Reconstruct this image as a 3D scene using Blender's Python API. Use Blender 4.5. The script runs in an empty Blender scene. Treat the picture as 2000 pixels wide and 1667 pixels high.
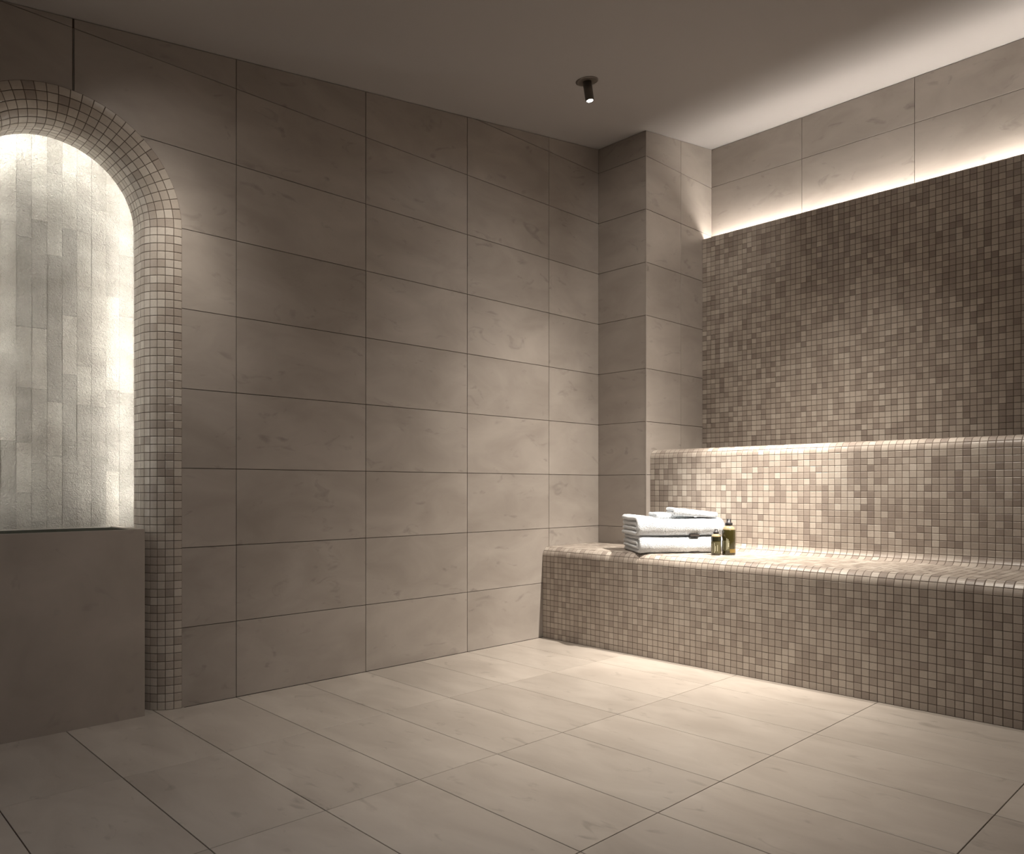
import bpy, bmesh, math, random
import numpy as np
from mathutils import Vector, Matrix, noise
from mathutils.geometry import delaunay_2d_cdt

random.seed(7)
rng = np.random.default_rng(11)
S = bpy.context.scene
COL = S.collection

# ------------------------------------------------------------------ camera
F, CX, CY, YAW = 1499.452, 1001.743, 951.712, 0.8013267
CAMP = np.array([-1.32408, -2.93584, 0.826954])
cam_d = bpy.data.cameras.new('camera')
cam = bpy.data.objects.new('camera', cam_d)
COL.objects.link(cam)
cam_d.sensor_width = 36.0
cam_d.lens = F * 36 / 2000
cam_d.shift_x = (1000 - CX) / 2000
cam_d.shift_y = (CY - 833.5) / 2000
cam_d.clip_start = 0.02
cam.location = CAMP
cam.rotation_euler = (math.pi / 2, 0, YAW - math.pi / 2)
S.camera = cam

# ------------------------------------------------------------------ world, colour management
w = bpy.data.worlds.new('world')
S.world = w
w.use_nodes = True
w.node_tree.nodes['Background'].inputs[0].default_value = (0.9, 0.95, 1.0, 1)
w.node_tree.nodes['Background'].inputs[1].default_value = 0.0
S.view_settings.view_transform = 'Standard'
S.view_settings.look = 'None'
S.view_settings.gamma = 1
S.view_settings.use_curve_mapping = False
S.view_settings.exposure = 0.2
S.cycles.use_denoising = True
S.cycles.max_bounces = 8
S.cycles.sample_clamp_indirect = 4.0

# lamp strengths (each lamp is built at its fitting further down)
# each lamp: (watts, cone in degrees, point it is aimed at)
BEAMS_SHOWN = [(123.0, 42, (2.0, -1.05, 0.5)), (120.0, 46, (1.2, -1.1, 0)), (8.0, 165, (1.42, -0.6, 0))]
BEAMS_SEAT = [(150.0, 60, (2.0, -0.9, 0.5)), (103.0, 90, (2.0, -0.9, 0.5)), (75.0, 56, (1.55, 0, 1.05)), (225.0, 30, (1.88, -0.62, 0.5)), (130.0, 35, (1.6, 0, 1.0))]
BEAMS_BENCH = [(335.0, 27, (2.27, -1.0, 0.78)), (85.0, 55, (2.35, -1.1, 0.95)), (90.0, 84, (1.5, -1.8, 0)), (52.0, 48, (2.5, -0.35, 2.15))]
BEAMS_ARCH = [(12.0, 64, (-0.25, 0, 1.5)), (16.0, 40, (-0.3, 0, 1.6)), (3.8, 110, (-0.1, 0, 1.6))]
FILL_MIDDLE = [(84.0, 66, (0.75, -1.1, 0))]  # added fill to brighten the mid floor
FILL_FLOOR = [(33.0, 160, (-0.9, -1.8, 0))]  # added wide fill over the open floor
TROUGH_EMIT = 48.0
NICHE_EMIT = 68.0
LAMP_WARM = (1.0, 0.908, 0.80)
FILL_NEUTRAL = (0.97, 0.96, 0.96)


def pix(p):
    p = np.asarray(p, float) - CAMP
    d = p[..., 0] * math.cos(YAW) + p[..., 1] * math.sin(YAW)
    r = p[..., 0] * math.sin(YAW) - p[..., 1] * math.cos(YAW)
    d = np.where(d < 0.05, np.nan, d)
    return np.stack([CX + F * r / d, CY - F * p[..., 2] / d], -1)


# ------------------------------------------------------------------ materials
def new_mat(name):
    m = bpy.data.materials.new(name)
    m.use_nodes = True
    return m, m.node_tree.nodes, m.node_tree.links, m.node_tree.nodes['Principled BSDF']


def plain(name, col, rough=0.5, metal=0.0, bump=0.0, scale=200.0, emit=None, estr=0.0, coat=0.0, trans=0.0):
    m, N, L, b = new_mat(name)
    b.inputs['Base Color'].default_value = (*col, 1)
    b.inputs['Roughness'].default_value = rough
    b.inputs['Metallic'].default_value = metal
    b.inputs['Coat Weight'].default_value = coat
    b.inputs['Transmission Weight'].default_value = trans
    if emit:
        b.inputs['Emission Color'].default_value = (*emit, 1)
        b.inputs['Emission Strength'].default_value = estr
    if bump:
        t = N.new('ShaderNodeTexCoord')
        n = N.new('ShaderNodeTexNoise')
        n.inputs['Scale'].default_value = scale
        n.inputs['Detail'].default_value = 4
        L.new(t.outputs['Object'], n.inputs['Vector'])
        bp = N.new('ShaderNodeBump')
        bp.inputs['Strength'].default_value = bump
        bp.inputs['Distance'].default_value = 0.002
        L.new(n.outputs['Fac'], bp.inputs['Height'])
        L.new(bp.outputs['Normal'], b.inputs['Normal'])
    return m


def slab_mat(name, dark, light, vein, scl, rough=0.42, spec=0.5):
    """cloudy porcelain with smoky marks, each tile a different piece of the pattern"""
    m, N, L, b = new_mat(name)
    t = N.new('ShaderNodeTexCoord')
    oi = N.new('ShaderNodeObjectInfo')
    mul = N.new('ShaderNodeMath'); mul.operation = 'MULTIPLY'; mul.inputs[1].default_value = 60
    L.new(oi.outputs['Random'], mul.inputs[0])
    add = N.new('ShaderNodeVectorMath'); add.operation = 'ADD'
    L.new(t.outputs['Object'], add.inputs[0]); L.new(mul.outputs[0], add.inputs[1])
    mp = N.new('ShaderNodeMapping'); mp.inputs['Scale'].default_value = scl
    L.new(add.outputs[0], mp.inputs['Vector'])
    n1 = N.new('ShaderNodeTexNoise'); n1.inputs['Scale'].default_value = 2.6; n1.inputs['Detail'].default_value = 7
    n1.inputs['Roughness'].default_value = 0.55; n1.inputs['Distortion'].default_value = 0.6
    L.new(mp.outputs[0], n1.inputs['Vector'])
    r1 = N.new('ShaderNodeValToRGB')
    r1.color_ramp.elements[0].position = 0.3; r1.color_ramp.elements[0].color = (*dark, 1)
    r1.color_ramp.elements[1].position = 0.7; r1.color_ramp.elements[1].color = (*light, 1)
    L.new(n1.outputs['Fac'], r1.inputs['Fac'])
    n2 = N.new('ShaderNodeTexNoise'); n2.inputs['Scale'].default_value = 6.5; n2.inputs['Detail'].default_value = 5
    n2.inputs['Distortion'].default_value = 1.1
    L.new(mp.outputs[0], n2.inputs['Vector'])
    r2 = N.new('ShaderNodeValToRGB')
    r2.color_ramp.elements[0].position = 0.62; r2.color_ramp.elements[0].color = (0, 0, 0, 1)
    r2.color_ramp.elements[1].position = 0.78; r2.color_ramp.elements[1].color = (0.7, 0.7, 0.7, 1)
    L.new(n2.outputs['Fac'], r2.inputs['Fac'])
    mx = N.new('ShaderNodeMix'); mx.data_type = 'RGBA'
    L.new(r2.outputs['Color'], mx.inputs['Factor']); L.new(r1.outputs['Color'], mx.inputs[6])
    mx.inputs[7].default_value = (*vein, 1)
    # a slight tone change from tile to tile
    hs = N.new('ShaderNodeHueSaturation')
    mr = N.new('ShaderNodeMapRange'); mr.inputs['To Min'].default_value = 0.95; mr.inputs['To Max'].default_value = 1.05
    L.new(oi.outputs['Random'], mr.inputs['Value']); L.new(mr.outputs[0], hs.inputs['Value'])
    L.new(mx.outputs[2], hs.inputs['Color']); L.new(hs.outputs[0], b.inputs['Base Color'])
    b.inputs['Roughness'].default_value = rough
    b.inputs['Specular IOR Level'].default_value = spec
    n3 = N.new('ShaderNodeTexNoise'); n3.inputs['Scale'].default_value = 90; n3.inputs['Detail'].default_value = 3
    L.new(t.outputs['Object'], n3.inputs['Vector'])
    bp = N.new('ShaderNodeBump'); bp.inputs['Strength'].default_value = 0.08; bp.inputs['Distance'].default_value = 0.001
    L.new(n3.outputs['Fac'], bp.inputs['Height']); L.new(bp.outputs[0], b.inputs['Normal'])
    return m


M_WALL = slab_mat('porcelain_wall', (0.335, 0.297, 0.265), (0.425, 0.384, 0.347), (0.21, 0.185, 0.165), (1.2, 1.2, 2.4), 0.45)
M_FLOOR = slab_mat('porcelain_floor', (0.43, 0.383, 0.337), (0.545, 0.494, 0.44), (0.25, 0.22, 0.19), (2.8, 1.1, 1.5), 0.34)
M_GROUT = plain('brown_grout', (0.085, 0.06, 0.045), 0.9, bump=0.3)
M_MGROUT = plain('mosaic_grout', (0.105, 0.078, 0.06), 0.9, bump=0.3)
M_CEIL = plain("ceiling_plaster", (0.375, 0.355, 0.345), 0.85, bump=0.05, scale=60)
M_BASIN = slab_mat('basin_stone', (0.37, 0.328, 0.288), (0.45, 0.40, 0.355), (0.29, 0.255, 0.226), (1.5, 1.5, 1.5), 0.5)
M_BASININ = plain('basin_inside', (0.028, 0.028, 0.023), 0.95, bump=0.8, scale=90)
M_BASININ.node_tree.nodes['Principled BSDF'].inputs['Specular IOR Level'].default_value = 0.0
M_METAL = plain('dark_bronze', (0.13, 0.115, 0.10), 0.5, metal=0.3)
M_PLATE = plain('ceiling_plate', (0.16, 0.135, 0.115), 0.4, metal=0.35)
M_LENS = plain('lamp_lens', (1, 1, 1), 0.3, emit=(1.0, 0.95, 0.9), estr=14.0)
M_LED1 = plain('led_trough', (1, 1, 1), 0.3, emit=(1.0, 0.92, 0.82), estr=TROUGH_EMIT)
M_LED2 = plain('led_niche', (1, 1, 1), 0.3, emit=(1.0, 0.99, 0.93), estr=NICHE_EMIT)
M_ALU = plain('led_profile', (0.5, 0.48, 0.45), 0.4, metal=0.7)


def mosaic_mat():
    m, N, L, b = new_mat('mosaic_glaze')
    a = N.new('ShaderNodeAttribute'); a.attribute_name = 'shade'
    r = N.new('ShaderNodeValToRGB'); r.color_ramp.interpolation = 'LINEAR'
    els = [(0.0, (0.245, 0.203, 0.176)), (0.25, (0.315, 0.267, 0.231)), (0.5, (0.395, 0.342, 0.296)),
           (0.75, (0.475, 0.422, 0.368)), (1.0, (0.57, 0.52, 0.462))]
    cr = r.color_ramp
    while len(cr.elements) < len(els):
        cr.elements.new(0.5)
    for e, (p, c) in zip(cr.elements, els):
        e.position = p; e.color = (*c, 1)
    L.new(a.outputs['Fac'], r.inputs['Fac'])
    t = N.new('ShaderNodeTexCoord')
    n = N.new('ShaderNodeTexNoise'); n.inputs['Scale'].default_value = 130; n.inputs['Detail'].default_value = 4
    g = N.new('ShaderNodeNewGeometry')
    L.new(g.outputs['Position'], n.inputs['Vector'])
    mr = N.new('ShaderNodeMapRange'); mr.inputs['To Min'].default_value = 0.9; mr.inputs['To Max'].default_value = 1.1
    L.new(n.outputs['Fac'], mr.inputs['Value'])
    hs = N.new('ShaderNodeHueSaturation'); L.new(mr.outputs[0], hs.inputs['Value'])
    L.new(r.outputs['Color'], hs.inputs['Color']); L.new(hs.outputs[0], b.inputs['Base Color'])
    b.inputs['Roughness'].default_value = 0.33
    bp = N.new('ShaderNodeBump'); bp.inputs['Strength'].default_value = 0.12; bp.inputs['Distance'].default_value = 0.0008
    L.new(n.outputs['Fac'], bp.inputs['Height']); L.new(bp.outputs[0], b.inputs['Normal'])
    return m


M_MOSAIC = mosaic_mat()


def stone_mat():
    m, N, L, b = new_mat('split_face_stone')
    t = N.new('ShaderNodeNewGeometry')
    oi = N.new('ShaderNodeObjectInfo')
    n0 = N.new('ShaderNodeTexNoise'); n0.inputs['Scale'].default_value = 9; n0.inputs['Detail'].default_value = 5
    L.new(t.outputs['Position'], n0.inputs['Vector'])
    r0 = N.new('ShaderNodeValToRGB')
    r0.color_ramp.elements[0].position = 0.3; r0.color_ramp.elements[0].color = (0.42, 0.385, 0.335, 1)
    r0.color_ramp.elements[1].position = 0.72; r0.color_ramp.elements[1].color = (0.64, 0.60, 0.535, 1)
    L.new(n0.outputs['Fac'], r0.inputs['Fac'])
    mr = N.new('ShaderNodeMapRange'); mr.inputs['To Min'].default_value = 0.80; mr.inputs['To Max'].default_value = 1.12
    L.new(oi.outputs['Random'], mr.inputs['Value'])
    hs = N.new('ShaderNodeHueSaturation'); L.new(mr.outputs[0], hs.inputs['Value'])
    L.new(r0.outputs[0], hs.inputs['Color']); L.new(hs.outputs[0], b.inputs['Base Color'])
    b.inputs['Roughness'].default_value = 0.85
    n1 = N.new('ShaderNodeTexNoise'); n1.inputs['Scale'].default_value = 110; n1.inputs['Detail'].default_value = 6
    n1.inputs['Roughness'].default_value = 0.65; n1.inputs['Distortion'].default_value = 0.8
    L.new(t.outputs['Position'], n1.inputs['Vector'])
    bp = N.new('ShaderNodeBump'); bp.inputs['Strength'].default_value = 1.0; bp.inputs['Distance'].default_value = 0.016
    L.new(n1.outputs['Fac'], bp.inputs['Height']); L.new(bp.outputs[0], b.inputs['Normal'])
    return m


M_STONE = stone_mat()


# ------------------------------------------------------------------ object helpers
def mesh_obj(name, verts, faces, mat, parent=None, smooth=False):
    me = bpy.data.meshes.new(name)
    me.from_pydata([tuple(v) for v in verts], [], [tuple(f) for f in faces])
    me.update()
    if mat:
        me.materials.append(mat)
    if smooth:
        me.polygons.foreach_set('use_smooth', [True] * len(me.polygons))
    return link(name, me, parent)


def link(name, me, parent=None, loc=None):
    o = bpy.data.objects.new(name, me)
    COL.objects.link(o)
    if parent is not None:
        o.parent = parent
    if loc is not None:
        o.location = loc
    return o


def empty(name, loc):
    o = bpy.data.objects.new(name, None)
    o.empty_display_size = 0.05
    COL.objects.link(o)
    o.location = loc
    return o


def tag(o, label, cat=None, group=None, kind=None):
    if label: o['label'] = label
    if cat: o['category'] = cat
    if group: o['group'] = group
    if kind: o['kind'] = kind
    return o


def box(name, lo, hi, mat, parent=None, bevel=0.0, rel=(0, 0, 0)):
    bm = bmesh.new()
    bmesh.ops.create_cube(bm, size=1.0)
    for v in bm.verts:
        v.co = Vector([(lo[i] + hi[i]) / 2 + v.co[i] * (hi[i] - lo[i]) - rel[i] for i in range(3)])
    if bevel:
        bmesh.ops.bevel(bm, geom=bm.edges[:], offset=bevel, segments=2, affect='EDGES')
    me = bpy.data.meshes.new(name)
    bm.to_mesh(me); bm.free()
    me.materials.append(mat)
    return link(name, me, parent)


def lathe(name, prof, mat, parent=None, seg=32, loc=(0, 0, 0), smooth=True):
    """prof: list of (radius, z)"""
    V, Fc = [], []
    for r, z in prof:
        for k in range(seg):
            a = 2 * math.pi * k / seg
            V.append((r * math.cos(a) + loc[0], r * math.sin(a) + loc[1], z + loc[2]))
    n = len(prof)
    for i in range(n - 1):
        for k in range(seg):
            k2 = (k + 1) % seg
            Fc.append((i * seg + k, i * seg + k2, (i + 1) * seg + k2, (i + 1) * seg + k))
    Fc.append(tuple(range(seg - 1, -1, -1)))
    Fc.append(tuple((n - 1) * seg + k for k in range(seg)))
    o = mesh_obj(name, V, Fc, mat, parent, smooth)
    return o


# ------------------------------------------------------------------ large tiles
GAP = 0.0013      # half a joint
REC = 0.0045      # joint depth


def clip(poly, a, b, c):
    """keep a*u+b*v<=c"""
    out = []
    n = len(poly)
    for i in range(n):
        p, q = poly[i], poly[(i + 1) % n]
        dp, dq = a * p[0] + b * p[1] - c, a * q[0] + b * q[1] - c
        if dp <= 0:
            out.append(p)
        if dp * dq < 0:
            t = dp / (dp - dq)
            out.append((p[0] + t * (q[0] - p[0]), p[1] + t * (q[1] - p[1])))
    return out


def tile_mesh(poly, du, dv, nrm, centre2):
    """chamfered slab on a convex polygon in the (u,v) plane"""
    ch = 0.0007
    c = np.mean(poly, 0)
    P = np.array(poly)
    n = len(P)
    # inset polygon by edges
    ins = []
    for i in range(n):
        a, b, d = P[i - 1], P[i], P[(i + 1) % n]
        e1 = (b - a) / (np.linalg.norm(b - a) + 1e-9); e2 = (d - b) / (np.linalg.norm(d - b) + 1e-9)
        n1 = np.array([-e1[1], e1[0]]); n2 = np.array([-e2[1], e2[0]])
        k = 1 + np.dot(n1, n2)
        ins.append(b + ch * (n1 + n2) / max(k, 0.3))
    ins = np.array(ins)
    def w3(p, h):
        q = p - centre2
        return np.outer(q[:, 0], du) + np.outer(q[:, 1], dv) + nrm * h
    V = np.vstack([w3(P, -REC), w3(P, -ch), w3(ins, 0)])
    Fc = []
    for r in range(2):
        for i in range(n):
            j = (i + 1) % n
            Fc.append((r * n + i, r * n + j, (r + 1) * n + j, (r + 1) * n + i))
    Fc.append(tuple(2 * n + i for i in range(n)))
    return V, Fc


def area2(p):
    return 0.5 * sum(p[i][0] * p[(i + 1) % len(p)][1] - p[(i + 1) % len(p)][0] * p[i][1] for i in range(len(p)))


_shared = {}


def lay_tiles(parent, org, du, dv, nrm, ul, vl, mat, clips=(), hole=None, name='tile'):
    """org + u*du + v*dv; the tile faces lie at org plane; ul/vl are joint lines"""
    org, du, dv, nrm = map(lambda x: np.array(x, float), (org, du, dv, nrm))
    flip = np.dot(np.cross(du, dv), nrm) < 0
    for i in range(len(ul) - 1):
        for j in range(len(vl) - 1):
            poly = [(ul[i] + GAP, vl[j] + GAP), (ul[i + 1] - GAP, vl[j] + GAP), (ul[i + 1] - GAP, vl[j + 1] - GAP), (ul[i] + GAP, vl[j + 1] - GAP)]
            for cl in clips:
                poly = clip(poly, *cl)
                if len(poly) < 3: break
            if len(poly) < 3 or area2(poly) < 4e-5:
                continue
            pieces = [poly]
            if hole is not None:
                pieces = cut_hole(poly, hole)
            for pc in pieces:
                if isinstance(pc, tuple):    # already triangulated region
                    V2, tris, border = pc
                    c2 = V2.mean(0)
                    loc = org + c2[0] * du + c2[1] * dv
                    q = V2 - c2
                    top = np.outer(q[:, 0], du) + np.outer(q[:, 1], dv)
                    V = np.vstack([top, top - nrm * REC]); n = len(V2)
                    Fc = [t for t in tris] + [(b, a, a + n, b + n) for a, b in border]
                else:
                    full = len(pc) == 4
                    lo, hi = np.min(pc, 0), np.max(pc, 0)
                    c2 = (lo + hi) / 2
                    loc = org + c2[0] * du + c2[1] * dv
                    key = None
                    if full and hole is None and not clips:
                        key = (tuple(np.round(hi - lo, 4)), tuple(np.round(du)), tuple(np.round(dv)), mat.name)
                        if key in _shared:
                            o = link(name, _shared[key], parent, loc)
                            continue
                    V, Fc = tile_mesh(pc, du, dv, nrm, c2)
                if flip:
                    Fc = [tuple(reversed(f)) for f in Fc]
                me = bpy.data.meshes.new(name)
                me.from_pydata([tuple(v) for v in V], [], Fc)
                me.materials.append(mat); me.update()
                link(name, me, parent, loc)
                if not isinstance(pc, tuple) and key:
                    _shared[key] = me


def inside_convex(P, hull):
    for i in range(len(hull)):
        a, b = hull[i], hull[(i + 1) % len(hull)]
        if (b[0] - a[0]) * (P[1] - a[1]) - (b[1] - a[1]) * (P[0] - a[0]) < 0:
            return False
    return True


def cut_hole(poly, hull):
    """poly minus the convex hull outline (counter-clockwise)"""
    P = np.array(poly); H = np.array(hull)
    if P[:, 0].max() < H[:, 0].min() or P[:, 0].min() > H[:, 0].max() or P[:, 1].min() > H[:, 1].max():
        return [poly]
    if all(inside_convex(p, hull) for p in poly):
        return []
    pts = [Vector(p) for p in poly] + [Vector(h) for h in hull]
    n = len(poly); m = len(hull)
    edges = [(i, (i + 1) % n) for i in range(n)] + [(n + i, n + (i + 1) % m) for i in range(m)]
    vo, eo, fo, *_ = delaunay_2d_cdt(pts, edges, [], 0, 1e-6)
    keep = []
    for f in fo:
        c = sum((vo[i] for i in f), Vector((0, 0))) / len(f)
        inp = all((poly[(k + 1) % n][0] - poly[k][0]) * (c[1] - poly[k][1]) - (poly[(k + 1) % n][1] - poly[k][1]) * (c[0] - poly[k][0]) > 0 for k in range(n))
        if inp and not inside_convex(c, hull):
            keep.append(tuple(f))
    if not keep:
        return []
    # connected pieces
    comp = []
    left = set(range(len(keep)))
    while left:
        st = [left.pop()]; cc = set(st)
        while st:
            a = st.pop()
            for b in list(left):
                if len(set(keep[a]) & set(keep[b])) >= 2:
                    left.discard(b); cc.add(b); st.append(b)
        comp.append([keep[i] for i in cc])
    out = []
    for fs in comp:
        ids = sorted({i for f in fs for i in f}); mp = {k: i for i, k in enumerate(ids)}
        V2 = np.array([vo[i][:] for i in ids])
        tr = [tuple(mp[i] for i in f) for f in fs]
        ar = sum(abs(area2([tuple(V2[i]) for i in t])) for t in tr)
        if ar < 4e-5: continue
        cnt = {}
        for t in tr:
            for k in range(len(t)):
                e = (t[k], t[(k + 1) % len(t)])
                cnt[e] = cnt.get(e, 0) + 1
        bd = [e for e in cnt if (e[1], e[0]) not in cnt]
        out.append((V2, tr, bd))
    return out


# ------------------------------------------------------------------ mosaic fields
def mosaic(parent, Sf, ulines, vlines, nu, nv, keepvis=None, h=0.0012, limit=300, gap=0.0011, contrast=lambda u, v: 1.0, bias=0.0):
    """Sf(u,v)->(pos,normal) arrays; ulines along the strip, vlines along the profile; nu/nv subdivisions per cell
    Largest pieces in view become parts of their own, the rest one piece of geometry."""
    nU, nV = len(ulines) - 1, len(vlines) - 1
    cells = []
    for i in range(nU):
        for j in range(nV):
            cells.append((ulines[i] + gap, ulines[i + 1] - gap, vlines[j] + gap, vlines[j + 1] - gap, nu[i], nv[j]))
    cells = np.array(cells)
    n = len(cells)
    uc, vc = (cells[:, 0] + cells[:, 1]) / 2, (cells[:, 2] + cells[:, 3]) / 2
    pc, nc = Sf(uc, vc)
    c0, c1, c2, c3 = [Sf(cells[:, a], cells[:, b])[0] for a, b in ((0, 2), (1, 2), (1, 3), (0, 3))]
    q = [pix(c) for c in (c0, c1, c2, c3)]
    ar = 0.5 * np.abs((q[2][:, 0] - q[0][:, 0]) * (q[3][:, 1] - q[1][:, 1]) - (q[3][:, 0] - q[1][:, 0]) * (q[2][:, 1] - q[0][:, 1]))
    pp = pix(pc)
    vis = (pp[:, 0] > 2) & (pp[:, 0] < 1998) & (pp[:, 1] > 2) & (pp[:, 1] < 1665) & (np.einsum('ij,ij->i', nc, CAMP - pc) > 0)
    if keepvis is not None:
        vis &= keepvis(pc, pp)
    ar = np.where(vis & ~np.isnan(ar), ar, 0)
    order = np.argsort(-ar)
    single = set(int(k) for k in order[:limit] if ar[k] > 0)
    # shades: mostly mid, with runs
    sh = np.clip(rng.beta(1.7, 1.5, n), 0, 1)
    run = rng.random(n) < 0.22
    for k in range(1, n):
        if run[k]: sh[k] = sh[k - 1]
    sh = np.round(np.clip(0.5 + (sh - 0.5) * contrast(uc, vc) + bias, 0, 1) * 11) / 11
    hj = h + rng.uniform(-0.0003, 0.0003, n)
    tu, tv = rng.normal(0, 0.007, n), rng.normal(0, 0.007, n)
    AV, AF, AS = [], [], []
    base = 0
    for k in range(n):
        u0, u1, v0, v1, a, b = cells[k]
        a, b = int(a), int(b)
        ch = 0.0012
        gu, gv = np.meshgrid(np.linspace(u0 + ch, u1 - ch, a + 1), np.linspace(v0 + ch, v1 - ch, b + 1), indexing='ij')
        gu, gv = gu.ravel(), gv.ravel()
        P, Nn = Sf(gu, gv)
        hh = hj[k] + tu[k] * (gu - uc[k]) + tv[k] * (gv - vc[k])
        top = P + Nn * hh[:, None]
        # boundary loop indices
        idx = lambda i, j: i * (b + 1) + j
        loop = [idx(i, 0) for i in range(a)] + [idx(a, j) for j in range(b)] + [idx(i, b) for i in range(a, 0, -1)] + [idx(0, j) for j in range(b, 0, -1)]
        lu = np.clip((gu[loop] - uc[k]) / (u1 - u0 - 2 * ch) * (u1 - u0) + uc[k], u0, u1)
        lv = np.clip((gv[loop] - vc[k]) / (v1 - v0 - 2 * ch) * (v1 - v0) + vc[k], v0, v1)
        Pb, Nb = Sf(lu, lv)
        r1 = Pb + Nb * (hj[k] - 0.0007 + tu[k] * (lu - uc[k]) + tv[k] * (lv - vc[k]))[:, None]
        r2 = Pb - Nb * 0.0015
        m = len(loop); T = len(top)
        V = np.vstack([top, r1, r2])
        Fc = []
        for i in range(a):
            for j in range(b):
                Fc.append((idx(i, j), idx(i + 1, j), idx(i + 1, j + 1), idx(i, j + 1)))
        for i in range(m):
            j = (i + 1) % m
            Fc.append((loop[i], T + i, T + j, loop[j]))
            Fc.append((T + i, T + m + i, T + m + j, T + j))
        if FLIP[0]:
            Fc = [f[::-1] for f in Fc]
        if k in single:
            me = bpy.data.meshes.new('tile')
            me.from_pydata((V - pc[k]).tolist(), [], Fc)
            at = me.attributes.new('shade', 'FLOAT', 'POINT')
            at.data.foreach_set('value', np.full(len(V), sh[k], np.float32))
            me.materials.append(M_MOSAIC); me.update()
            link('tile', me, parent, pc[k])
        else:
            AV.append(V); AF.extend([tuple(x + base for x in f) for f in Fc]); AS.append(np.full(len(V), sh[k], np.float32))
            base += len(V)
    if AV:
        V = np.vstack(AV)
        me = bpy.data.meshes.new('mosaic_field')
        me.from_pydata(V.tolist(), [], AF)
        at = me.attributes.new('shade', 'FLOAT', 'POINT')
        at.data.foreach_set('value', np.concatenate(AS))
        me.materials.append(M_MOSAIC); me.update()
        o = link('mosaic_field', me, parent)
        o['kind'] = 'stuff'


FLIP = [False]

# ------------------------------------------------------------------ key dimensions
XL, YF = -2.40, -4.20             # room limits out of view
XC, YP, XBK = 2.231, -0.346, 2.919  # column face, column front, rear wall
XB, XR, XM = 1.749, 2.272, 2.813    # bench front, second tier front, mosaic panel


def ceil_z(x):
    return 2.5176 + 0.1461 * x


# ------------------------------------------------------------------ floor
floor = mesh_obj('floor', [(XL, YF, -REC), (XBK, YF, -REC), (XBK, 0.0, -REC), (-0.19, 0.0, -REC), (-0.19, 0.19, -REC), (-1.01, 0.19, -REC), (-1.01, 0.0, -REC), (XL, 0.0, -REC)], [tuple(range(8))], M_GROUT)
tag(floor, None, kind='structure')
Y0 = -0.5887
ul = [XL] + [round(-2.1 + 0.3 * k, 4) for k in range(13)] + [XB]
ul = sorted(set(ul))
vl = sorted([0.0] + [Y0 - 0.6 * k for k in range(6)] + [YF])
vl = [v for v in vl if v >= YF]
lay_tiles(floor, (0, 0, 0), (1, 0, 0), (0, 1, 0), (0, 0, 1), ul, vl, M_FLOOR)

lay_tiles(floor, (0, 0, 0), (1, 0, 0), (0, 1, 0), (0, 0, 1), [-0.345, -0.3, -0.20], [-2.2 * GAP, 0.19], M_FLOOR)
lay_tiles(floor, (0, 0, 0), (1, 0, 0), (0, 1, 0), (0, 0, 1), [-1.005, -0.9, -0.861], [-2.2 * GAP, 0.19], M_FLOOR)

# ------------------------------------------------------------------ wall with the arch (y = 0)
AXC, AZC, RO = -0.603, 1.795, 0.392


def arch_outline(R, seg=40, bottom=-0.01):
    pts = [(AXC - R, bottom), (AXC + R, bottom)]
    pts += [(AXC + R * math.cos(a), AZC + R * math.sin(a)) for a in np.linspace(0, math.pi, seg + 1)]
    return pts


hull = arch_outline(RO)
# backing of the wall with the opening cut out
bpoly = [(XL, -0.02), (XC, -0.02), (XC, ceil_z(XC)), (XL, ceil_z(XL))]
pc = cut_hole(bpoly, arch_outline(RO - 0.002))
V2, tr, bd = pc[0] if len(pc) == 1 else max(pc, key=lambda x: len(x[0]))
wall_left = mesh_obj('wall_left', [(p[0], REC, p[1]) for p in V2], [t for t in tr], M_GROUT)
tag(wall_left, None, kind='structure')
ul = [XL, -2.376 + 0.6, -1.176, -0.578, -0.5742, 0.0, 0.6, 1.2, 1.8, XC + GAP]
vl = [0.0] + [0.3 * k for k in range(1, 10)] + [3.0]
sl = (-0.1461, 1.0, 2.5176 - 0.002)
lay_tiles(wall_left, (0, 0, 0), (1, 0, 0), (0, 0, 1), (0, -1, 0), ul, vl, M_WALL, clips=[sl], hole=hull)

# ------------------------------------------------------------------ corner pier
pv = [(XC + REC, 0, 0), (XC + REC, YP + REC, 0), (XBK, YP + REC, 0), (XBK, 0, 0)]
pt = [(x, y, ceil_z(x)) for x, y, z in pv]
wall_corner = mesh_obj('wall_corner', pv + pt, [(0, 1, 5, 4), (1, 2, 6, 5), (2, 3, 7, 6), (3, 0, 4, 7)], M_GROUT)
tag(wall_corner, None, kind='structure')
lay_tiles(wall_corner, (XC, 0, 0), (0, 1, 0), (0, 0, 1), (-1, 0, 0), [YP - GAP, GAP], vl, M_WALL, clips=[(0, 1, ceil_z(XC) - 0.002)])
lay_tiles(wall_corner, (0, YP, 0), (1, 0, 0), (0, 0, 1), (0, -1, 0), [XC - GAP, 2.579, XBK + GAP], vl, M_WALL, clips=[sl])

o = box('trim_5', (XC - 0.0008, YP - 0.0008, 0.0), (XC + 0.0035, YP + 0.0035, ceil_z(XC) - 0.002), M_WALL)
tag(o, None, kind='structure')

# ------------------------------------------------------------------ rear wall above the ledge
zt = ceil_z(XBK)
wall_right = mesh_obj('wall_right', [(XBK + REC, 0, 1.9), (XBK + REC, YF, 1.9), (XBK + REC, YF, zt), (XBK + REC, 0, zt)], [(0, 1, 2, 3)], M_GROUT)
tag(wall_right, None, kind='structure')
ul = sorted([YP + GAP, -0.931, -1.533, -2.133, -2.733, -3.333, -3.933, YF])
lay_tiles(wall_right, (XBK, 0, 0), (0, 1, 0), (0, 0, 1), (-1, 0, 0), ul, [2.1, 2.398, 2.706, 3.0], M_WALL, clips=[(0, 1, zt - 0.002)])

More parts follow.
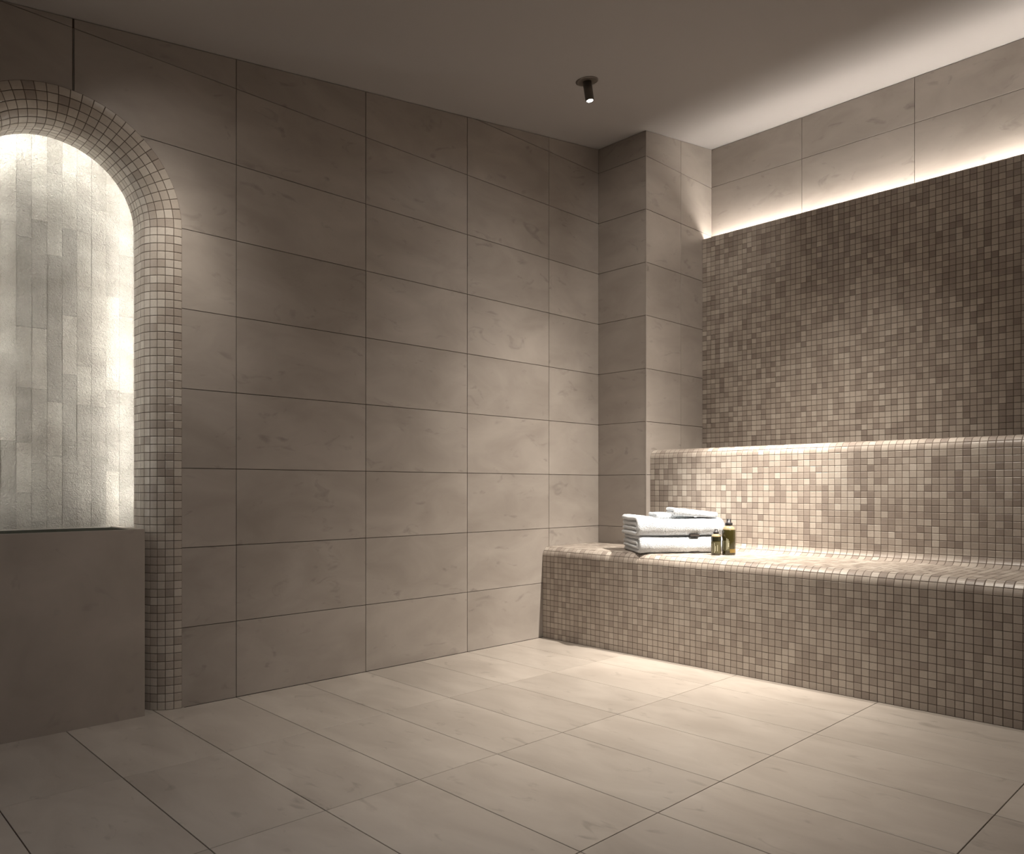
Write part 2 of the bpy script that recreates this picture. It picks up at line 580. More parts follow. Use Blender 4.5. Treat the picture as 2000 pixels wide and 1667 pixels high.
# ------------------------------------------------------------------ ceiling and unseen walls
T = 0.04
ceiling = mesh_obj('ceiling', [(XL, YF, ceil_z(XL)), (XBK + .01, YF, ceil_z(XBK + .01)), (XBK + .01, 0.01, ceil_z(XBK + .01)), (XL, 0.01, ceil_z(XL)),
                               (XL, YF, ceil_z(XL) + T), (XBK + .01, YF, ceil_z(XBK + .01) + T), (XBK + .01, 0.01, ceil_z(XBK + .01) + T), (XL, 0.01, ceil_z(XL) + T)],
                   [(3, 2, 1, 0), (4, 5, 6, 7), (0, 1, 5, 4), (1, 2, 6, 5), (2, 3, 7, 6), (3, 0, 4, 7)], M_CEIL)
tag(ceiling, None, kind='structure')
o = mesh_obj('wall_front', [(XL, YF, 0), (XBK, YF, 0), (XBK, YF, ceil_z(XBK)), (XL, YF, ceil_z(XL))], [(0, 1, 2, 3)], M_WALL)
tag(o, None, kind='structure')
o = mesh_obj('wall_side', [(XL, YF, 0), (XL, 0, 0), (XL, 0, ceil_z(XL)), (XL, YF, ceil_z(XL))], [(0, 1, 2, 3)], M_WALL)
tag(o, None, kind='structure')

# ------------------------------------------------------------------ mosaic panel with light trough behind
PT = 2.357
wm = box('wall_mosaic', (XM + 0.001, YF, 0.95), (XM + 0.028, YP, PT), M_MGROUT)
tag(wm, None, kind='structure')
nrow = 44
zl = 1.04 + np.arange(nrow + 1) * (PT - 1.04) / nrow
yl = YP - np.arange(129) * 0.03


def s_panel(u, v):
    u, v = np.asarray(u, float), np.asarray(v, float)
    P = np.stack([np.full_like(u, XM), u, v], -1)
    return P, np.tile(np.array([-1.0, 0, 0]), (len(u), 1))


FLIP[0] = False
mosaic(wm, s_panel, list(yl[::-1]), list(zl), [1] * 128, [1] * nrow, keepvis=lambda p, q: p[:, 2] > 1.085, contrast=lambda u, v: 0.8, bias=-0.02)
# trough floor
o = box('trim_1', (XM + 0.028, YF, 2.235), (XBK, YP, 2.25), M_CEIL)
tag(o, None, kind='structure')

# ------------------------------------------------------------------ stepped bench
bench = empty('mosaic_bench', ((XB + XM) / 2, -2.2, 0))
tag(bench, 'long two-tier built-in bench covered in beige and taupe mosaic', 'bench')
RB = 0.05
ZS, ZT = 0.50, 1.04
ARC = RB * math.pi / 2
LF = ZS - RB                        # front straight
LT = (XR - RB) - (XB + RB)          # seat straight
LV = (ZT - RB) - (ZS + RB)          # upper riser straight
LT2 = XM - (XR + RB)
cuts = np.cumsum([0, LF, ARC, LT, ARC, LV, ARC, LT2])


def prof(s):
    s = np.asarray(s, float)
    x = np.zeros_like(s); z = np.zeros_like(s); nx = np.zeros_like(s); nz = np.zeros_like(s)
    def seg(k): return (s >= cuts[k]) & (s <= cuts[k + 1]) if k == 6 else (s >= cuts[k]) & (s < cuts[k + 1])
    m = (s < cuts[1]); x[m] = XB; z[m] = s[m]; nx[m] = -1
    m = seg(1); a = (s[m] - cuts[1]) / RB
    x[m] = XB + RB - RB * np.cos(a); z[m] = ZS - RB + RB * np.sin(a); nx[m] = -np.cos(a); nz[m] = np.sin(a)
    m = seg(2); x[m] = XB + RB + s[m] - cuts[2]; z[m] = ZS; nz[m] = 1
    m = seg(3); a = (s[m] - cuts[3]) / RB
    x[m] = XR - RB + RB * np.sin(a); z[m] = ZS + RB - RB * np.cos(a); nx[m] = -np.sin(a); nz[m] = np.cos(a)
    m = seg(4); x[m] = XR; z[m] = ZS + RB + s[m] - cuts[4]; nx[m] = -1
    m = seg(5); a = (s[m] - cuts[5]) / RB
    x[m] = XR + RB - RB * np.cos(a); z[m] = ZT - RB + RB * np.sin(a); nx[m] = -np.cos(a); nz[m] = np.sin(a)
    m = (s >= cuts[6]); x[m] = XR + RB + s[m] - cuts[6]; z[m] = ZT; nz[m] = 1
    return x, z, nx, nz


def s_bench(u, v):
    u = np.asarray(u, float)
    x, z, nx, nz = prof(v)
    off = np.array(bench.location)
    P = np.stack([x, u, z], -1) - off
    return P, np.stack([nx, np.zeros_like(nx), nz], -1)


# joint lines along the profile: front 15 rows, bullnose, seat, cove, riser, bullnose, top
vlb = list(np.arange(0, 16) * 0.03)
vlb += [cuts[1] + 0.03, cuts[1] + 0.06]
a0, a1 = cuts[1] + 0.06, cuts[4] + LV - 0.42
k = round((a1 - a0) / 0.03)
vlb += list(a0 + np.arange(1, k + 1) * (a1 - a0) / k)
vlb += list(a1 + np.arange(1, 15) * 0.03)
vlb += [cuts[5] + 0.03, cuts[5] + 0.06]
a0 = cuts[5] + 0.06
k = round((cuts[7] - a0) / 0.03)
vlb += list(a0 + np.arange(1, k + 1) * (cuts[7] - a0 - 0.001) / k)
vlb[15] = cuts[1]
nvb = []
for i in range(len(vlb) - 1):
    m0, m1 = vlb[i], vlb[i + 1]
    curved = any(m1 > cuts[c] + 1e-4 and m0 < cuts[c + 1] - 1e-4 for c in (1, 3, 5))
    nvb.append(4 if curved else 1)
yb = list((YP - np.arange(1, 129) * 0.03)[::-1]) + list(np.linspace(YP, 0, 13))
yb = [y for y in yb if y >= YF + 0.01]


def bench_surface(off):
    ss = []
    for c in range(7):
        ss += list(np.linspace(cuts[c], cuts[c + 1], 10 if c in (1, 3, 5) else 2)[:-1])
    ss.append(cuts[7] - 1e-6)
    x, z, nx, nz = prof(np.array(ss))
    pts = np.stack([x - nx * off, z - nz * off], -1)
    return pts


L0 = np.array(bench.location)
pts = bench_surface(0.0)
low = [p for p in pts if p[1] <= ZS + 1e-6 and p[0] < XC]
Vb, Fb = [], []
for ring, y0, y1 in ((list(pts) + [np.array([XM, 0.0])], YF + 0.012, YP), (low + [np.array([XC, ZS]), np.array([XC, 0.0])], YP, -0.001)):
    n = len(ring); o0 = len(Vb)
    for y in (y0, y1):
        for p in ring:
            Vb.append((p[0] - L0[0], y - L0[1], p[1] - L0[2]))
    for i in range(n - 1):
        Fb.append((o0 + i, o0 + i + 1, o0 + n + i + 1, o0 + n + i))
    Fb.append(tuple(o0 + k for k in range(n - 1, -1, -1)))
    Fb.append(tuple(o0 + k for k in range(n, 2 * n)))
core = mesh_obj('core', Vb, Fb, M_MGROUT, bench)


def bench_world(u, v):
    P, Nn = s_bench(u, v)
    return P + np.array(bench.location), Nn


def vis_bench(p, q):
    ok = ~((p[:, 1] > YP) & (p[:, 0] > XC))
    return ok & (p[:, 2] < 1.02)


def bench_contrast(u, v):
    return np.where(v < cuts[1] + 0.02, 0.55, 0.85)


# build in world space, then hang under the bench root
before = set(bpy.data.objects)
FLIP[0] = True
# keep only columns that are not buried in the pier: two fields
i_split = None
vsplit = max(i for i, v in enumerate(vlb) if v <= cuts[3] + 1e-6 and prof(np.array([v]))[0][0] <= XC - 0.001)
y_free = [y for y in yb if y <= YP + 0.001]
y_free = y_free + [YP] if y_free[-1] < YP - 0.004 else y_free
mosaic(bench, bench_world, y_free, vlb, [1] * (len(y_free) - 1), nvb, keepvis=vis_bench, contrast=bench_contrast)
y_end = [YP] + [y for y in yb if y > YP + 0.004]
vle = vlb[:vsplit + 1]
mosaic(bench, bench_world, y_end, vle, [1] * (len(y_end) - 1), nvb[:vsplit], keepvis=vis_bench, limit=0, contrast=bench_contrast)
for o in set(bpy.data.objects) - before:
    if o.parent == bench:
        o.matrix_parent_inverse = Matrix.Translation(-bench.location)

# ------------------------------------------------------------------ niche: mosaic surround
surround = None
RA = 0.11
DEP = 0.185
LARC = RA * math.pi / 2


def s_arch(u, v):
    """u: along the opening from right foot over the top to the left foot; v: from the wall face into the niche"""
    u, v = np.asarray(u, float), np.asarray(v, float)
    Lleg = AZC; La = math.pi * RO
    a = np.clip((u - Lleg) / RO, 0, math.pi)
    on_r = u < Lleg; on_l = u > Lleg + La
    ca, sa = np.cos(a), np.sin(a)
    # profile
    t = np.clip(v / RA, 0, math.pi / 2)
    inn = RA * (np.sin(t))              # towards the centre of the opening
    dep = RA * (1 - np.cos(t)) + np.clip(v - LARC, 0, None)
    nin = np.sin(t); ndep = -np.cos(t)  # normal: into the opening, towards the room
    R = RO - inn
    x = AXC + R * ca
    z = np.where(on_r, u, np.where(on_l, 2 * Lleg + La - u, Lleg)) + R * sa
    P = np.stack([x, dep, z], -1)
    Nn = np.stack([-nin * ca, ndep, -nin * sa], -1)
    return P, Nn


LTOT = 2 * AZC + math.pi * RO
nleg = 60
narc = 33
uln = list(np.linspace(0, AZC, nleg + 1)) + list(AZC + np.linspace(0, math.pi * RO, narc + 1)[1:]) + list(AZC + math.pi * RO + np.linspace(0, AZC, nleg + 1)[1:])
nus = [1] * nleg + [2] * narc + [1] * nleg
vln = list(np.linspace(0, LARC, 7)) + list(LARC + np.linspace(0, DEP - RA, 4)[1:])
nvs = [3] * 6 + [1] * 3
# backing surface of the surround, with its rear edge
gu = np.concatenate([np.linspace(0, AZC, 3)[:-1], AZC + np.linspace(0, math.pi * RO, 60)[:-1], AZC + math.pi * RO + np.linspace(0, AZC, 3)])
gv = np.concatenate([np.linspace(0, LARC, 12)[:-1], [LARC, LARC + DEP - RA]])
V, Fc = [], []
for u in gu:
    P, Nn = s_arch(np.full(len(gv), u), gv)
    V += [tuple(p) for p in P]
    # return edge at the rear, away from the opening
    p_end = P[-1]; nn = Nn[-1]
    V.append(tuple(p_end - nn * 0.012 + np.array([0, 0, 0])))
nvv = len(gv) + 1
for i in range(len(gu) - 1):
    for j in range(nvv - 1):
        Fc.append((i * nvv + j, i * nvv + j + 1, (i + 1) * nvv + j + 1, (i + 1) * nvv + j))
trim = mesh_obj('trim_2', V, Fc, M_MGROUT)
tag(trim, None, kind='structure')
FLIP[0] = True
mosaic(trim, s_arch, uln, vln, nus, nvs, keepvis=lambda p, q: ~((p[:, 2] < 0.69) & (q[:, 0] < 284)), contrast=lambda u, v: 0.75, bias=0.22)

# ------------------------------------------------------------------ niche: split-face stone wall
YN = 0.30
niche = mesh_obj('wall_niche', [(AXC - 0.62, YN + 0.004, -0.02), (AXC + 0.62, YN + 0.004, -0.02), (AXC + 0.62, YN + 0.004, 2.45), (AXC - 0.62, YN + 0.004, 2.45),
                                (AXC - 0.62, 0.012, -0.02), (AXC + 0.62, 0.012, -0.02), (AXC + 0.62, 0.012, 2.45), (AXC - 0.62, 0.012, 2.45)],
                 [(0, 1, 2, 3), (1, 5, 6, 2), (4, 0, 3, 7), (3, 2, 6, 7), (0, 4, 5, 1)], plain('niche_render', (0.36, 0.33, 0.285), 0.9, bump=0.4))
tag(niche, None, kind='structure')
XCOL = [-0.735, -0.685, -0.637, -0.588, -0.538, -0.489, -0.439, -0.388, -0.34, -0.289]
ZCOL = {0: [1.782, 1.307, 0.995], 1: [1.939, 1.735, 1.41, 1.189, 0.99, 0.808], 2: [1.806, 1.411, 1.187, 0.915, 0.704], 3: [1.991, 1.687, 1.144, 0.944, 0.716],
        4: [2.003, 1.797, 1.472, 1.252, 0.984], 5: [1.795, 1.591, 1.288, 1.14, 0.908], 6: [1.894, 1.738, 1.363, 1.136, 0.943], 7: [1.938, 1.804, 1.569, 1.206, 0.89],
        8: [1.739, 1.497, 1.198, 0.972, 0.75]}


def stone(x0, x1, z0, z1, dep):
    g = 0.0004
    w_, h_ = x1 - x0 - 2 * g, z1 - z0 - 2 * g
    nz = max(2, min(9, int(h_ / 0.035)))
    nx = 2
    V, Fc = [], []
    sd = random.uniform(0, 50)
    tx, tz = random.uniform(-0.012, 0.012), random.uniform(-0.003, 0.003)
    for j in range(nz + 1):
        for i in range(nx + 1):
            x = -w_ / 2 + w_ * i / nx; z = -h_ / 2 + h_ * j / nz
            e = noise.noise(Vector((x * 40 + sd, z * 16, sd))) * 0.0007
            edge = 0.0
            V.append((x, -(dep + e + tx * x + tz * z - edge), z))
    nt = len(V)
    loop = [i for i in range(nx)] + [j * (nx + 1) + nx for j in range(nz)] + [nz * (nx + 1) + i for i in range(nx, 0, -1)] + [j * (nx + 1) for j in range(nz, 0, -1)]
    for i in loop:
        V.append((V[i][0], 0.003, V[i][2]))
    for j in range(nz):
        for i in range(nx):
            a = j * (nx + 1) + i
            Fc.append((a, a + 1, a + nx + 2, a + nx + 1))
    m = len(loop)
    for i in range(m):
        j = (i + 1) % m
        Fc.append((loop[j], loop[i], nt + i, nt + j))
    me = bpy.data.meshes.new('stone')
    me.from_pydata(V, [], Fc)
    me.materials.append(M_STONE); me.update()
    link('stone', me, niche, ((x0 + x1) / 2, YN, (z0 + z1) / 2))


for c in range(-9, 12):
    if 0 <= c < 9:
        x0, x1 = XCOL[c], XCOL[c + 1]
        zs = sorted(ZCOL[c])
        top = zs[-1] + random.uniform(.2, .4)
    else:
        x0 = XCOL[0] + 0.0493 * c if c < 0 else XCOL[9] + 0.0497 * (c - 9)
        x1 = x0 + 0.0493
        zs = []; z = 0.45 + random.uniform(0.1, 0.35)
        while z < 2.2:
            zs.append(z); z += random.uniform(0.12, 0.42)
    if x1 > AXC + 0.6 or x0 < AXC - 0.6: continue
    zz = [0.35 if zs[0] > 0.62 else 0.3] + zs
    if zz[-1] < 2.1: zz.append(2.15 + random.uniform(0, .12))
    zz.append(2.44)
    for a, b in zip(zz[:-1], zz[1:]):
        if b - a > 0.02:
            stone(x0, x1, a, b, random.uniform(0.0055, 0.0070))

# added low blocks stopping the niche light from leaking down beside the basin
for k_, (a_, b_) in enumerate(((-0.343, 0.01), (-1.216, -0.863))):
    o = box('trim_%d' % (3 + k_), (a_, DEP + 0.002, 0.0), (b_, YN - 0.012, 0.664), M_BASIN)
    tag(o, None, kind='structure')

# LED line behind the arch edge
ledn = empty('arch_light', (AXC, DEP + 0.02, AZC))
tag(ledn, 'cool white light line hidden behind the mosaic arch edge, glowing on the stone', 'light')
RI = RO - RA
V, Fc = [], []
path = [(AXC + RI + 0.022, z) for z in np.linspace(0.70, AZC, 8)[:-1]] + [(AXC + (RI + 0.022) * math.cos(a), AZC + (RI + 0.022) * math.sin(a)) for a in np.linspace(0, math.pi, 40)] + [(AXC - RI - 0.022, z) for z in np.linspace(AZC, 0.70, 8)[1:]]
nrm2 = []
for i in range(len(path)):
    a = np.array(path[max(0, i - 1)]); b = np.array(path[min(len(path) - 1, i + 1)])
    t = (b - a) / np.linalg.norm(b - a); nrm2.append(np.array([t[1], -t[0]]))
for (p, nn) in zip(path, nrm2):
    for s_, d_ in ((-0.004, 0.195), (0.004, 0.195), (0.004, 0.191), (-0.004, 0.191)):
        V.append((p[0] + nn[0] * s_ - AXC, d_ - (DEP + 0.02), p[1] + nn[1] * s_ - AZC))
for i in range(len(path) - 1):
    for j in range(4):
        j2 = (j + 1) % 4
        Fc.append((i * 4 + j, i * 4 + j2, (i + 1) * 4 + j2, (i + 1) * 4 + j))
mesh_obj('light_strip', V, Fc, M_LED2, ledn)
V = []
for (p, nn) in zip(path, nrm2):
    for s_, d_ in ((-0.007, 0.190), (0.010, 0.190), (0.010, 0.185), (-0.007, 0.185)):
        V.append((p[0] + nn[0] * s_ - AXC, d_ - (DEP + 0.02), p[1] + nn[1] * s_ - AZC))
mesh_obj('channel', V, Fc, M_ALU, ledn)

# LED line in the trough
ledt = empty('trough_light', (2.885, (YF + YP) / 2, 2.25))
tag(ledt, 'warm white light line lying in the trough behind the dark mosaic panel', 'light')
yy0, yy1 = YF + 0.02, YP - 0.01
box('light_strip', (2.856, yy0, 2.327), (2.886, yy1, 2.331), M_LED1, ledt, rel=tuple(ledt.location))
box('channel', (2.852, yy0, 2.25), (2.890, yy1, 2.327), M_ALU, ledt, rel=tuple(ledt.location))

# ------------------------------------------------------------------ basin in the niche
BX0, BX1, BY0, BY1, BZ = -0.859, -0.347, -0.012, 0.292, 0.677
basin = empty('water_basin', ((BX0 + BX1) / 2, (BY0 + BY1) / 2, 0))
tag(basin, 'plain taupe stone trough basin standing in the arched niche', 'basin')
bl = np.array(basin.location)
th = 0.026
bm = bmesh.new()
o_ = [(BX0, BY0), (BX1, BY0), (BX1, BY1), (BX0, BY1)]
i_ = [(BX0 + th, BY0 + 0.012), (BX1 - th, BY0 + 0.012), (BX1 - th, BY1 - 0.003), (BX0 + th, BY1 - 0.003)]
vb = [bm.verts.new((x - bl[0], y - bl[1], 0)) for x, y in o_]
vt = [bm.verts.new((x - bl[0], y - bl[1], BZ)) for x, y in o_]
vi = [bm.verts.new((x - bl[0], y - bl[1], BZ)) for x, y in i_]
vj = [bm.verts.new((x - bl[0], y - bl[1], BZ - 0.25)) for x, y in i_]
for k in range(4):
    j = (k + 1) % 4
    bm.faces.new((vb[k], vb[j], vt[j], vt[k]))
    bm.faces.new((vt[k], vt[j], vi[j], vi[k]))
    bm.faces.new((vi[k], vi[j], vj[j], vj[k]))
bm.faces.new(vj)
bm.faces.new(vb[::-1])
bmesh.ops.bevel(bm, geom=[e for e in bm.edges if e.calc_length() > 0 and all(v.co.z > 0.4 for v in e.verts) or (abs(e.verts[0].co.x - e.verts[1].co.x) < 1e-5 and abs(e.verts[0].co.y - e.verts[1].co.y) < 1e-5)], offset=0.0015, segments=2, affect='EDGES')
me = bpy.data.meshes.new('body'); bm.to_mesh(me); bm.free(); me.materials.append(M_BASIN)
link('body', me, basin)
lin = box('lining', (BX0 + th + .001, BY0 + 0.013, BZ - 0.20), (BX1 - th - .001, BY1 - 0.004, BZ - 0.004), M_BASININ, basin, rel=tuple(bl))
tag(lin, 'dark mottled inside of the basin')

# ------------------------------------------------------------------ ceiling spotlight
def spotlight(x, y, label, aim, beams, soft=0.018, colour=LAMP_WARM):
    z = ceil_z(x)
    r = empty('ceiling_spotlight', (x, y, z))
    tag(r, label, 'spotlight')
    slope = math.atan(0.1461)
    pl = lathe('plate', [(0.0, -0.004), (0.044, -0.004), (0.052, -0.003), (0.053, 0.0), (0.0, 0.0005)][::-1], M_PLATE, r, 48)
    pl.rotation_euler = (0, -slope, 0)
    tilt = Vector(aim).normalized()
    q = Vector((0, 0, -1)).rotation_difference(tilt)
    top_r, L = 0.0205, 0.092
    tb = lathe('tube', [(0.014, 0.0), (top_r, -0.001), (top_r, -L + 0.002), (top_r - 0.0015, -L), (0.0155, -L), (0.0150, -L + 0.004), (0.0, -L + 0.004)][::-1], M_METAL, r, 36)
    tb.rotation_mode = 'QUATERNION'; tb.rotation_quaternion = q
    ln = lathe('lens', [(0.0, 0.0), (0.0148, 0.0), (0.0148, -0.0035), (0.0, -0.0035)][::-1], M_LENS, r, 32)
    ln.location = tilt * (L - 0.0035)
    ln.rotation_mode = 'QUATERNION'; ln.rotation_quaternion = q
    for (bw, size, target) in beams:
        ld = bpy.data.lights.new('lamp', 'SPOT')
        ld.energy = bw; ld.spot_size = math.radians(size); ld.spot_blend = 1.0; ld.shadow_soft_size = soft
        ld.color = colour
        lo = bpy.data.objects.new('lamp', ld); COL.objects.link(lo); lo.parent = r
        lo.location = tilt * (L + 0.004)
        src = Vector((x, y, z)) + tilt * (L + 0.004)
        lo.rotation_mode = 'QUATERNION'
        lo.rotation_quaternion = Vector((0, 0, -1)).rotation_difference((Vector(target) - src).normalized())
    return r


# the picture shows the first; the rest are out of frame, two of them added as floor fill
spotlight(1.42, -0.60, 'small dark cylindrical ceiling spotlight with a lit lens on a round plate', (0.13, -0.09, -1.0), BEAMS_SHOWN)
spotlight(1.42, -1.80, 'small dark ceiling spotlight in front of the bench, above the picture edge', (0.2, 0.3, -1.0), BEAMS_BENCH)
spotlight(1.90, -2.05, 'small dark ceiling spotlight right above the bench seat, above the picture edge', (0.05, 0.35, -1.0), BEAMS_SEAT)
spotlight(0.30, -1.90, 'added fill spotlight over the middle of the floor, above the picture edge', (0.2, 0.3, -1.0), FILL_MIDDLE)
spotlight(-0.42, -0.55, 'small dark ceiling spotlight close to the arched niche, above the picture edge', (0.20, 0.42, -1.0), BEAMS_ARCH, 0.03)
spotlight(-0.90, -1.80, 'added fill spotlight over the open floor, above the picture edge', (0, 0, -1.0), FILL_FLOOR, 0.018, FILL_NEUTRAL)

# ------------------------------------------------------------------ towels
def terry_mat(name, col):
    m, N, L, b = new_mat(name)
    b.inputs['Base Color'].default_value = (*col, 1)
    b.inputs['Roughness'].default_value = 0.95
    b.inputs['Sheen Weight'].default_value = 0.3
    t = N.new('ShaderNodeTexCoord')
    n = N.new('ShaderNodeTexNoise'); n.inputs['Scale'].default_value = 420; n.inputs['Detail'].default_value = 4
    v = N.new('ShaderNodeTexVoronoi'); v.inputs['Scale'].default_value = 260
    L.new(t.outputs['Object'], n.inputs['Vector']); L.new(t.outputs['Object'], v.inputs['Vector'])
    ad = N.new('ShaderNodeMath'); ad.operation = 'ADD'
    L.new(n.outputs['Fac'], ad.inputs[0]); L.new(v.outputs['Distance'], ad.inputs[1])
    bp = N.new('ShaderNodeBump'); bp.inputs['Strength'].default_value = 0.9; bp.inputs['Distance'].default_value = 0.003
    L.new(ad.outputs[0], bp.inputs['Height']); L.new(bp.outputs[0], b.inputs['Normal'])
    return m


M_TOWEL = terry_mat('white_terry', (0.74, 0.775, 0.81))
M_TAG = plain('towel_tag', (0.05, 0.04, 0.035), 0.7)


def folded_sheet(L, W, T, layers, nl=130, seed=0, amp=0.003, sag=None):
    """nested C folds: open at the back (w=W), rounded at the front (w=0); extruded along l"""
    V, Fc = [], []
    sheets = []
    t = T / (2 * layers) * 0.99
    for k in range(layers):
        Tk = T - 2 * k * t * 1.02
        z0 = (T - Tk) / 2
        w0 = k * t * 1.15
        sheets.append((Tk, z0, w0, t))
    for si, (Tk, z0, w0, t) in enumerate(sheets):
        r = max((Tk - t) / 2, 0.0005)
        cl = []   # centreline (w, z, nw, nz) outward normal
        wb = W - si * 0.006
        for w_ in np.linspace(wb, w0 + r + t / 2, 26): cl.append((w_, z0 + t / 2, 0, -1))
        for a in np.linspace(0, math.pi, 12)[1:-1]:
            cl.append((w0 + t / 2 + r - r * math.sin(a), z0 + Tk / 2 - r * math.cos(a), -math.sin(a), -math.cos(a)))
        for w_ in np.linspace(w0 + r + t / 2, wb - 0.004, 26): cl.append((w_, z0 + Tk - t / 2, 0, 1))
        cl = np.array(cl)
        # outline: outer side forward, end cap, inner side back, end cap
        def ring(f):
            h = t / 2 * f
            out = [(c[0] + c[2] * h, c[1] + c[3] * h) for c in cl]
            inn = [(c[0] - c[2] * h, c[1] - c[3] * h) for c in cl[::-1]]
            e1 = (cl[-1][0] + h, cl[-1][1]); e0 = (cl[0][0] + h, cl[0][1])
            return out + [e1] + inn + [e0]
        base = len(V)
        ls = []
        rr = min(t * 0.62, 0.02)
        for x in np.linspace(0, math.pi / 2, 7): ls.append((rr * (1 - math.cos(x)), math.sin(x)))
        for x in np.linspace(rr, L - rr, nl)[1:-1]: ls.append((x, 1.0))
        for x in np.linspace(math.pi / 2, 0, 7): ls.append((L - rr * (1 - math.cos(x)), math.sin(x)))
        off = random.Random(seed * 10 + si)
        d0, d1 = off.uniform(-.006, .006), off.uniform(-.006, .006)
        m = None
        for (l, f) in ls:
            rg = ring(max(f, 0.12)); m = len(rg)
            ll = l + (d0 * (1 - l / L) + d1 * l / L)
            for (w_, z_) in rg:
                p = Vector((ll * 14 + seed, w_ * 14, z_ * 14))
                n1 = noise.noise(p); n2 = noise.noise(p * 4.0 + Vector((9, 9, 9)))
                n3 = noise.noise(p * 9.0 + Vector((3, 3, 3))) + 0.6 * noise.noise(p * 19.0)
                zz = z_ * (1.0 if sag is None else sag(l / L))
                zz += (n1 * amp + n2 * amp * 0.35 + n3 * 0.0014) * min(1, z_ / (T * 0.3))
                V.append((ll + n2 * 0.001, w_ + n1 * amp * 0.7 + n3 * 0.0014, max(zz, 0.0003)))
        nr = len(ls)
        for i in range(nr - 1):
            for j in range(m):
                j2 = (j + 1) % m
                Fc.append((base + i * m + j, base + (i + 1) * m + j, base + (i + 1) * m + j2, base + i * m + j2))
        Fc.append(tuple(base + j for j in range(m)))
        Fc.append(tuple(base + (nr - 1) * m + j for j in range(m - 1, -1, -1)))
    return V, Fc


TU = np.array([0.80, -0.60])
ANG = math.atan2(TU[1], TU[0])
FL = np.array([1.738, -0.668])


def towel(name, origin, z, ang, L, W, T, layers, label, cat, group, seed, sag=None, amp=0.003, tags=None):
    V, Fc = folded_sheet(L, W, T, layers, seed=seed, sag=sag, amp=amp)
    o = mesh_obj(name, V, Fc, M_TOWEL, None, True)
    o.location = (origin[0], origin[1], z); o.rotation_euler = (0, 0, ang)
    tag(o, label, cat, group)
    if tags:
        tg = box('label', (tags[0], tags[3], tags[1]), (tags[0] + 0.048, tags[3] + 0.018, tags[1] + tags[2]), M_TAG, o, bevel=0.001)
        tag(tg, 'dark brown woven label at the hem')
    return o


sag1 = lambda t: 1.0 - 0.05 * math.sin(math.pi * t)
towel('folded_towel', FL, ZS + 0.0015, ANG, 0.435, 0.285, 0.086, 2, 'thick white folded bath towel at the bottom of the stack on the seat', 'towel', 'folded bath towels', 3, sag1, 0.0035, (0.262, 0.0005, 0.0055, 0.012))
sag2 = lambda t: 1.0 - 0.12 * min(1, max(0, (t - 0.12) / 0.2)) + 0.03 * max(0, t - 0.8) / 0.2
towel('folded_towel', FL + TU * -0.006, ZS + 0.086, ANG + 0.01, 0.445, 0.29, 0.098, 2, 'thick white folded bath towel lying on the lower towel, under the washcloths', 'towel', 'folded bath towels', 8, sag2, 0.004, (0.265, -0.001, 0.010, 0.003))
TV = np.array([-TU[1], TU[0]])
o1 = FL + TU * 0.10 + TV * 0.055
towel('washcloth', o1, ZS + 0.171, ANG + 0.06, 0.20, 0.12, 0.026, 1, 'small white folded washcloth at the left on top of the towels, half covered', 'washcloth', 'folded washcloths', 15, lambda t: 1.15 - 0.3 * t, 0.004)
o2 = FL + TU * 0.185 + TV * 0.035
c2 = towel('washcloth', o2, ZS + 0.187, ANG - 0.03, 0.225, 0.14, 0.034, 1, 'small white folded washcloth lying on top of the other, at the right', 'washcloth', 'folded washcloths', 21, lambda t: 1.2 - 0.45 * t, 0.005)
c2.rotation_euler[1] = 0.055

# ------------------------------------------------------------------ bottles
M_GLASS = plain('olive_glass', (0.034, 0.028, 0.008), 0.10, coat=0.4)
M_SHOULD = plain('amber_shoulder', (0.36, 0.28, 0.165), 0.15, coat=0.4)
M_CAP = plain('black_cap', (0.022, 0.02, 0.022), 0.35)
M_LABEL = plain('olive_label', (0.085, 0.076, 0.036), 0.5)
M_PRINT = plain('label_print', (0.52, 0.50, 0.36), 0.6)
M_BAND = plain('dark_band', (0.018, 0.018, 0.008), 0.25, coat=0.3)
M_OIL = plain('amber_base', (0.20, 0.13, 0.03), 0.2, coat=0.4)


def arc_strip(name, r, a0, a1, z0, z1, mat, parent, seg=10):
    V, Fc = [], []
    for k in range(seg + 1):
        a = a0 + (a1 - a0) * k / seg
        for rr in (r, r + 0.0004):
            for z in (z0, z1):
                V.append((rr * math.cos(a), rr * math.sin(a), z))
    for k in range(seg):
        b = k * 4; c = b + 4
        Fc += [(b + 2, c + 2, c + 3, b + 3), (b + 1, c + 1, c, b), (b + 3, c + 3, c + 1, b + 1), (b, c, c + 2, b + 2)]
    Fc += [(0, 2, 3, 1), (seg * 4 + 1, seg * 4 + 3, seg * 4 + 2, seg * 4)]
    return mesh_obj(name, V, Fc, mat, parent, False)


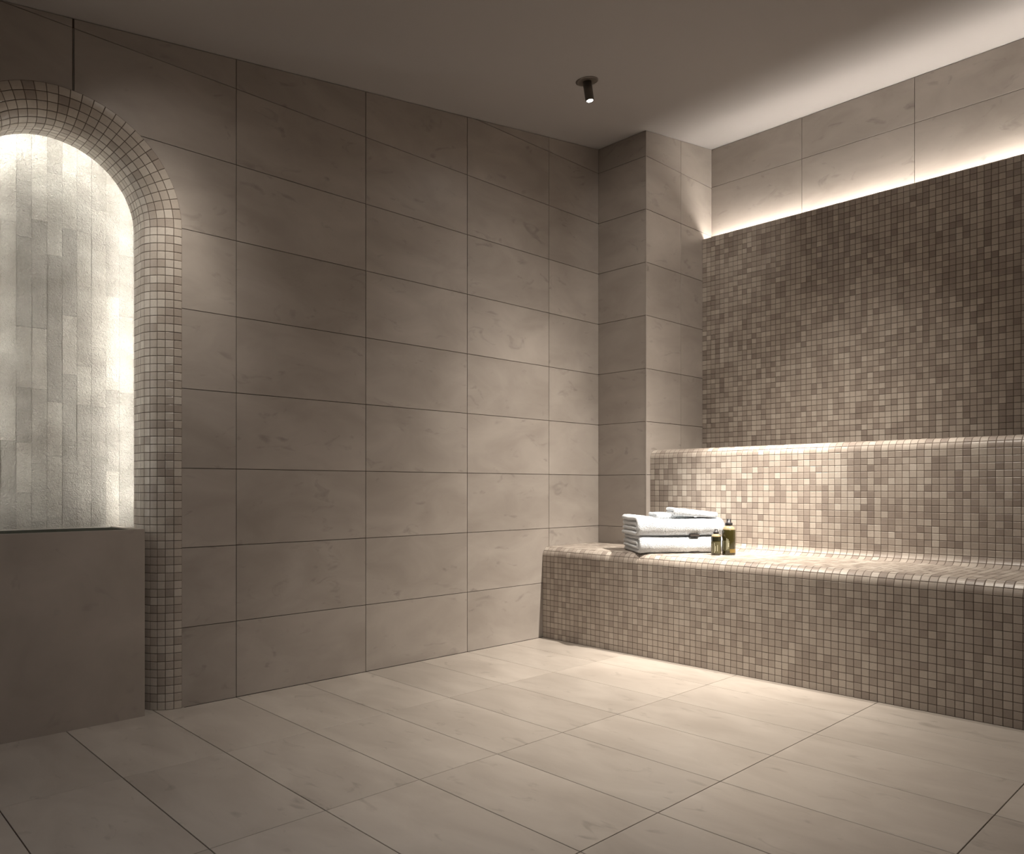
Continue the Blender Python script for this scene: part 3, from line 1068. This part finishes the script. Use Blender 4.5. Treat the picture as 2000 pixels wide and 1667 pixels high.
def bottle(x, y, R, hb, hs, rc, hc, rt, ht, label, lab, prints, band=None, oil=False):
    r = empty('bottle', (x, y, ZS + 0.0012))
    tag(r, label, 'bottle')
    lathe('body', [(0, 0), (R * 0.86, 0.0), (R * 0.97, 0.002), (R, 0.006), (R, hb - 0.004), (R * 0.97, hb), (0, hb)], M_GLASS, r, 40)
    sh = lathe('shoulder', [(R * 0.9, hb), (R * 0.90, hb + 0.001), (R * 0.84, hb + hs * 0.45), (R * 0.62, hb + hs * 0.8), (rc * 0.8, hb + hs * 0.95), (rc * 0.8, hb + hs + 0.002)], M_SHOULD, r, 40)
    tag(sh, 'clear amber glass shoulder')
    z = hb + hs
    cp = lathe('cap', [(rc * 0.95, z), (rc, z + 0.001), (rc, z + hc - 0.001), (rc * 0.95, z + hc), (rt, z + hc), (rt, z + hc + ht - 0.001), (rt * 0.9, z + hc + ht)], M_CAP, r, 32)
    tag(cp, 'black spray cap')
    # angle facing the camera
    av = math.atan2(CAMP[1] - y, CAMP[0] - x)
    lb = arc_strip('label', R + 0.0003, av + lab[0], av + lab[1], lab[2], lab[3], M_LABEL, r)
    tag(lb, 'olive label with pale vertical lettering')
    for (a, z0, z1) in prints:
        arc_strip('print_line', R + 0.0008, av + a - 0.0011 / R, av + a + 0.0011 / R, z0, z1, M_PRINT, lb, 2)
    if band:
        bd_ = arc_strip('band', R + 0.0002, 0, 2 * math.pi, band[0], band[1], M_BAND, r, 40)
        tag(bd_, 'dark band above the label')
    if oil:
        ol = arc_strip('base_patch', R + 0.0003, av + 0.15, av + 1.2, 0.012, 0.030, M_OIL, r)
        tag(ol, 'lighter amber patch low on the glass')
    return r


bottle(1.960, -0.955, 0.0235, 0.0895, 0.014, 0.0132, 0.0085, 0.0078, 0.013, 'smaller dark olive bottle with black cap in front of the towels', (-1.25, 1.0, 0.010, 0.066),
       [(-0.85, 0.014, 0.056), (-0.30, 0.012, 0.060), (-0.08, 0.020, 0.045), (0.3, 0.02, 0.05)], band=(0.070, 0.0885))
bottle(2.018, -0.990, 0.0325, 0.122, 0.021, 0.018, 0.0125, 0.0105, 0.018, 'taller dark olive bottle with black cap beside the smaller one', (-1.3, 0.15, 0.020, 0.070),
       [(-0.9, 0.026, 0.068), (-0.28, 0.026, 0.082), (-0.10, 0.030, 0.078), (-0.02, 0.04, 0.06)], oil=True)
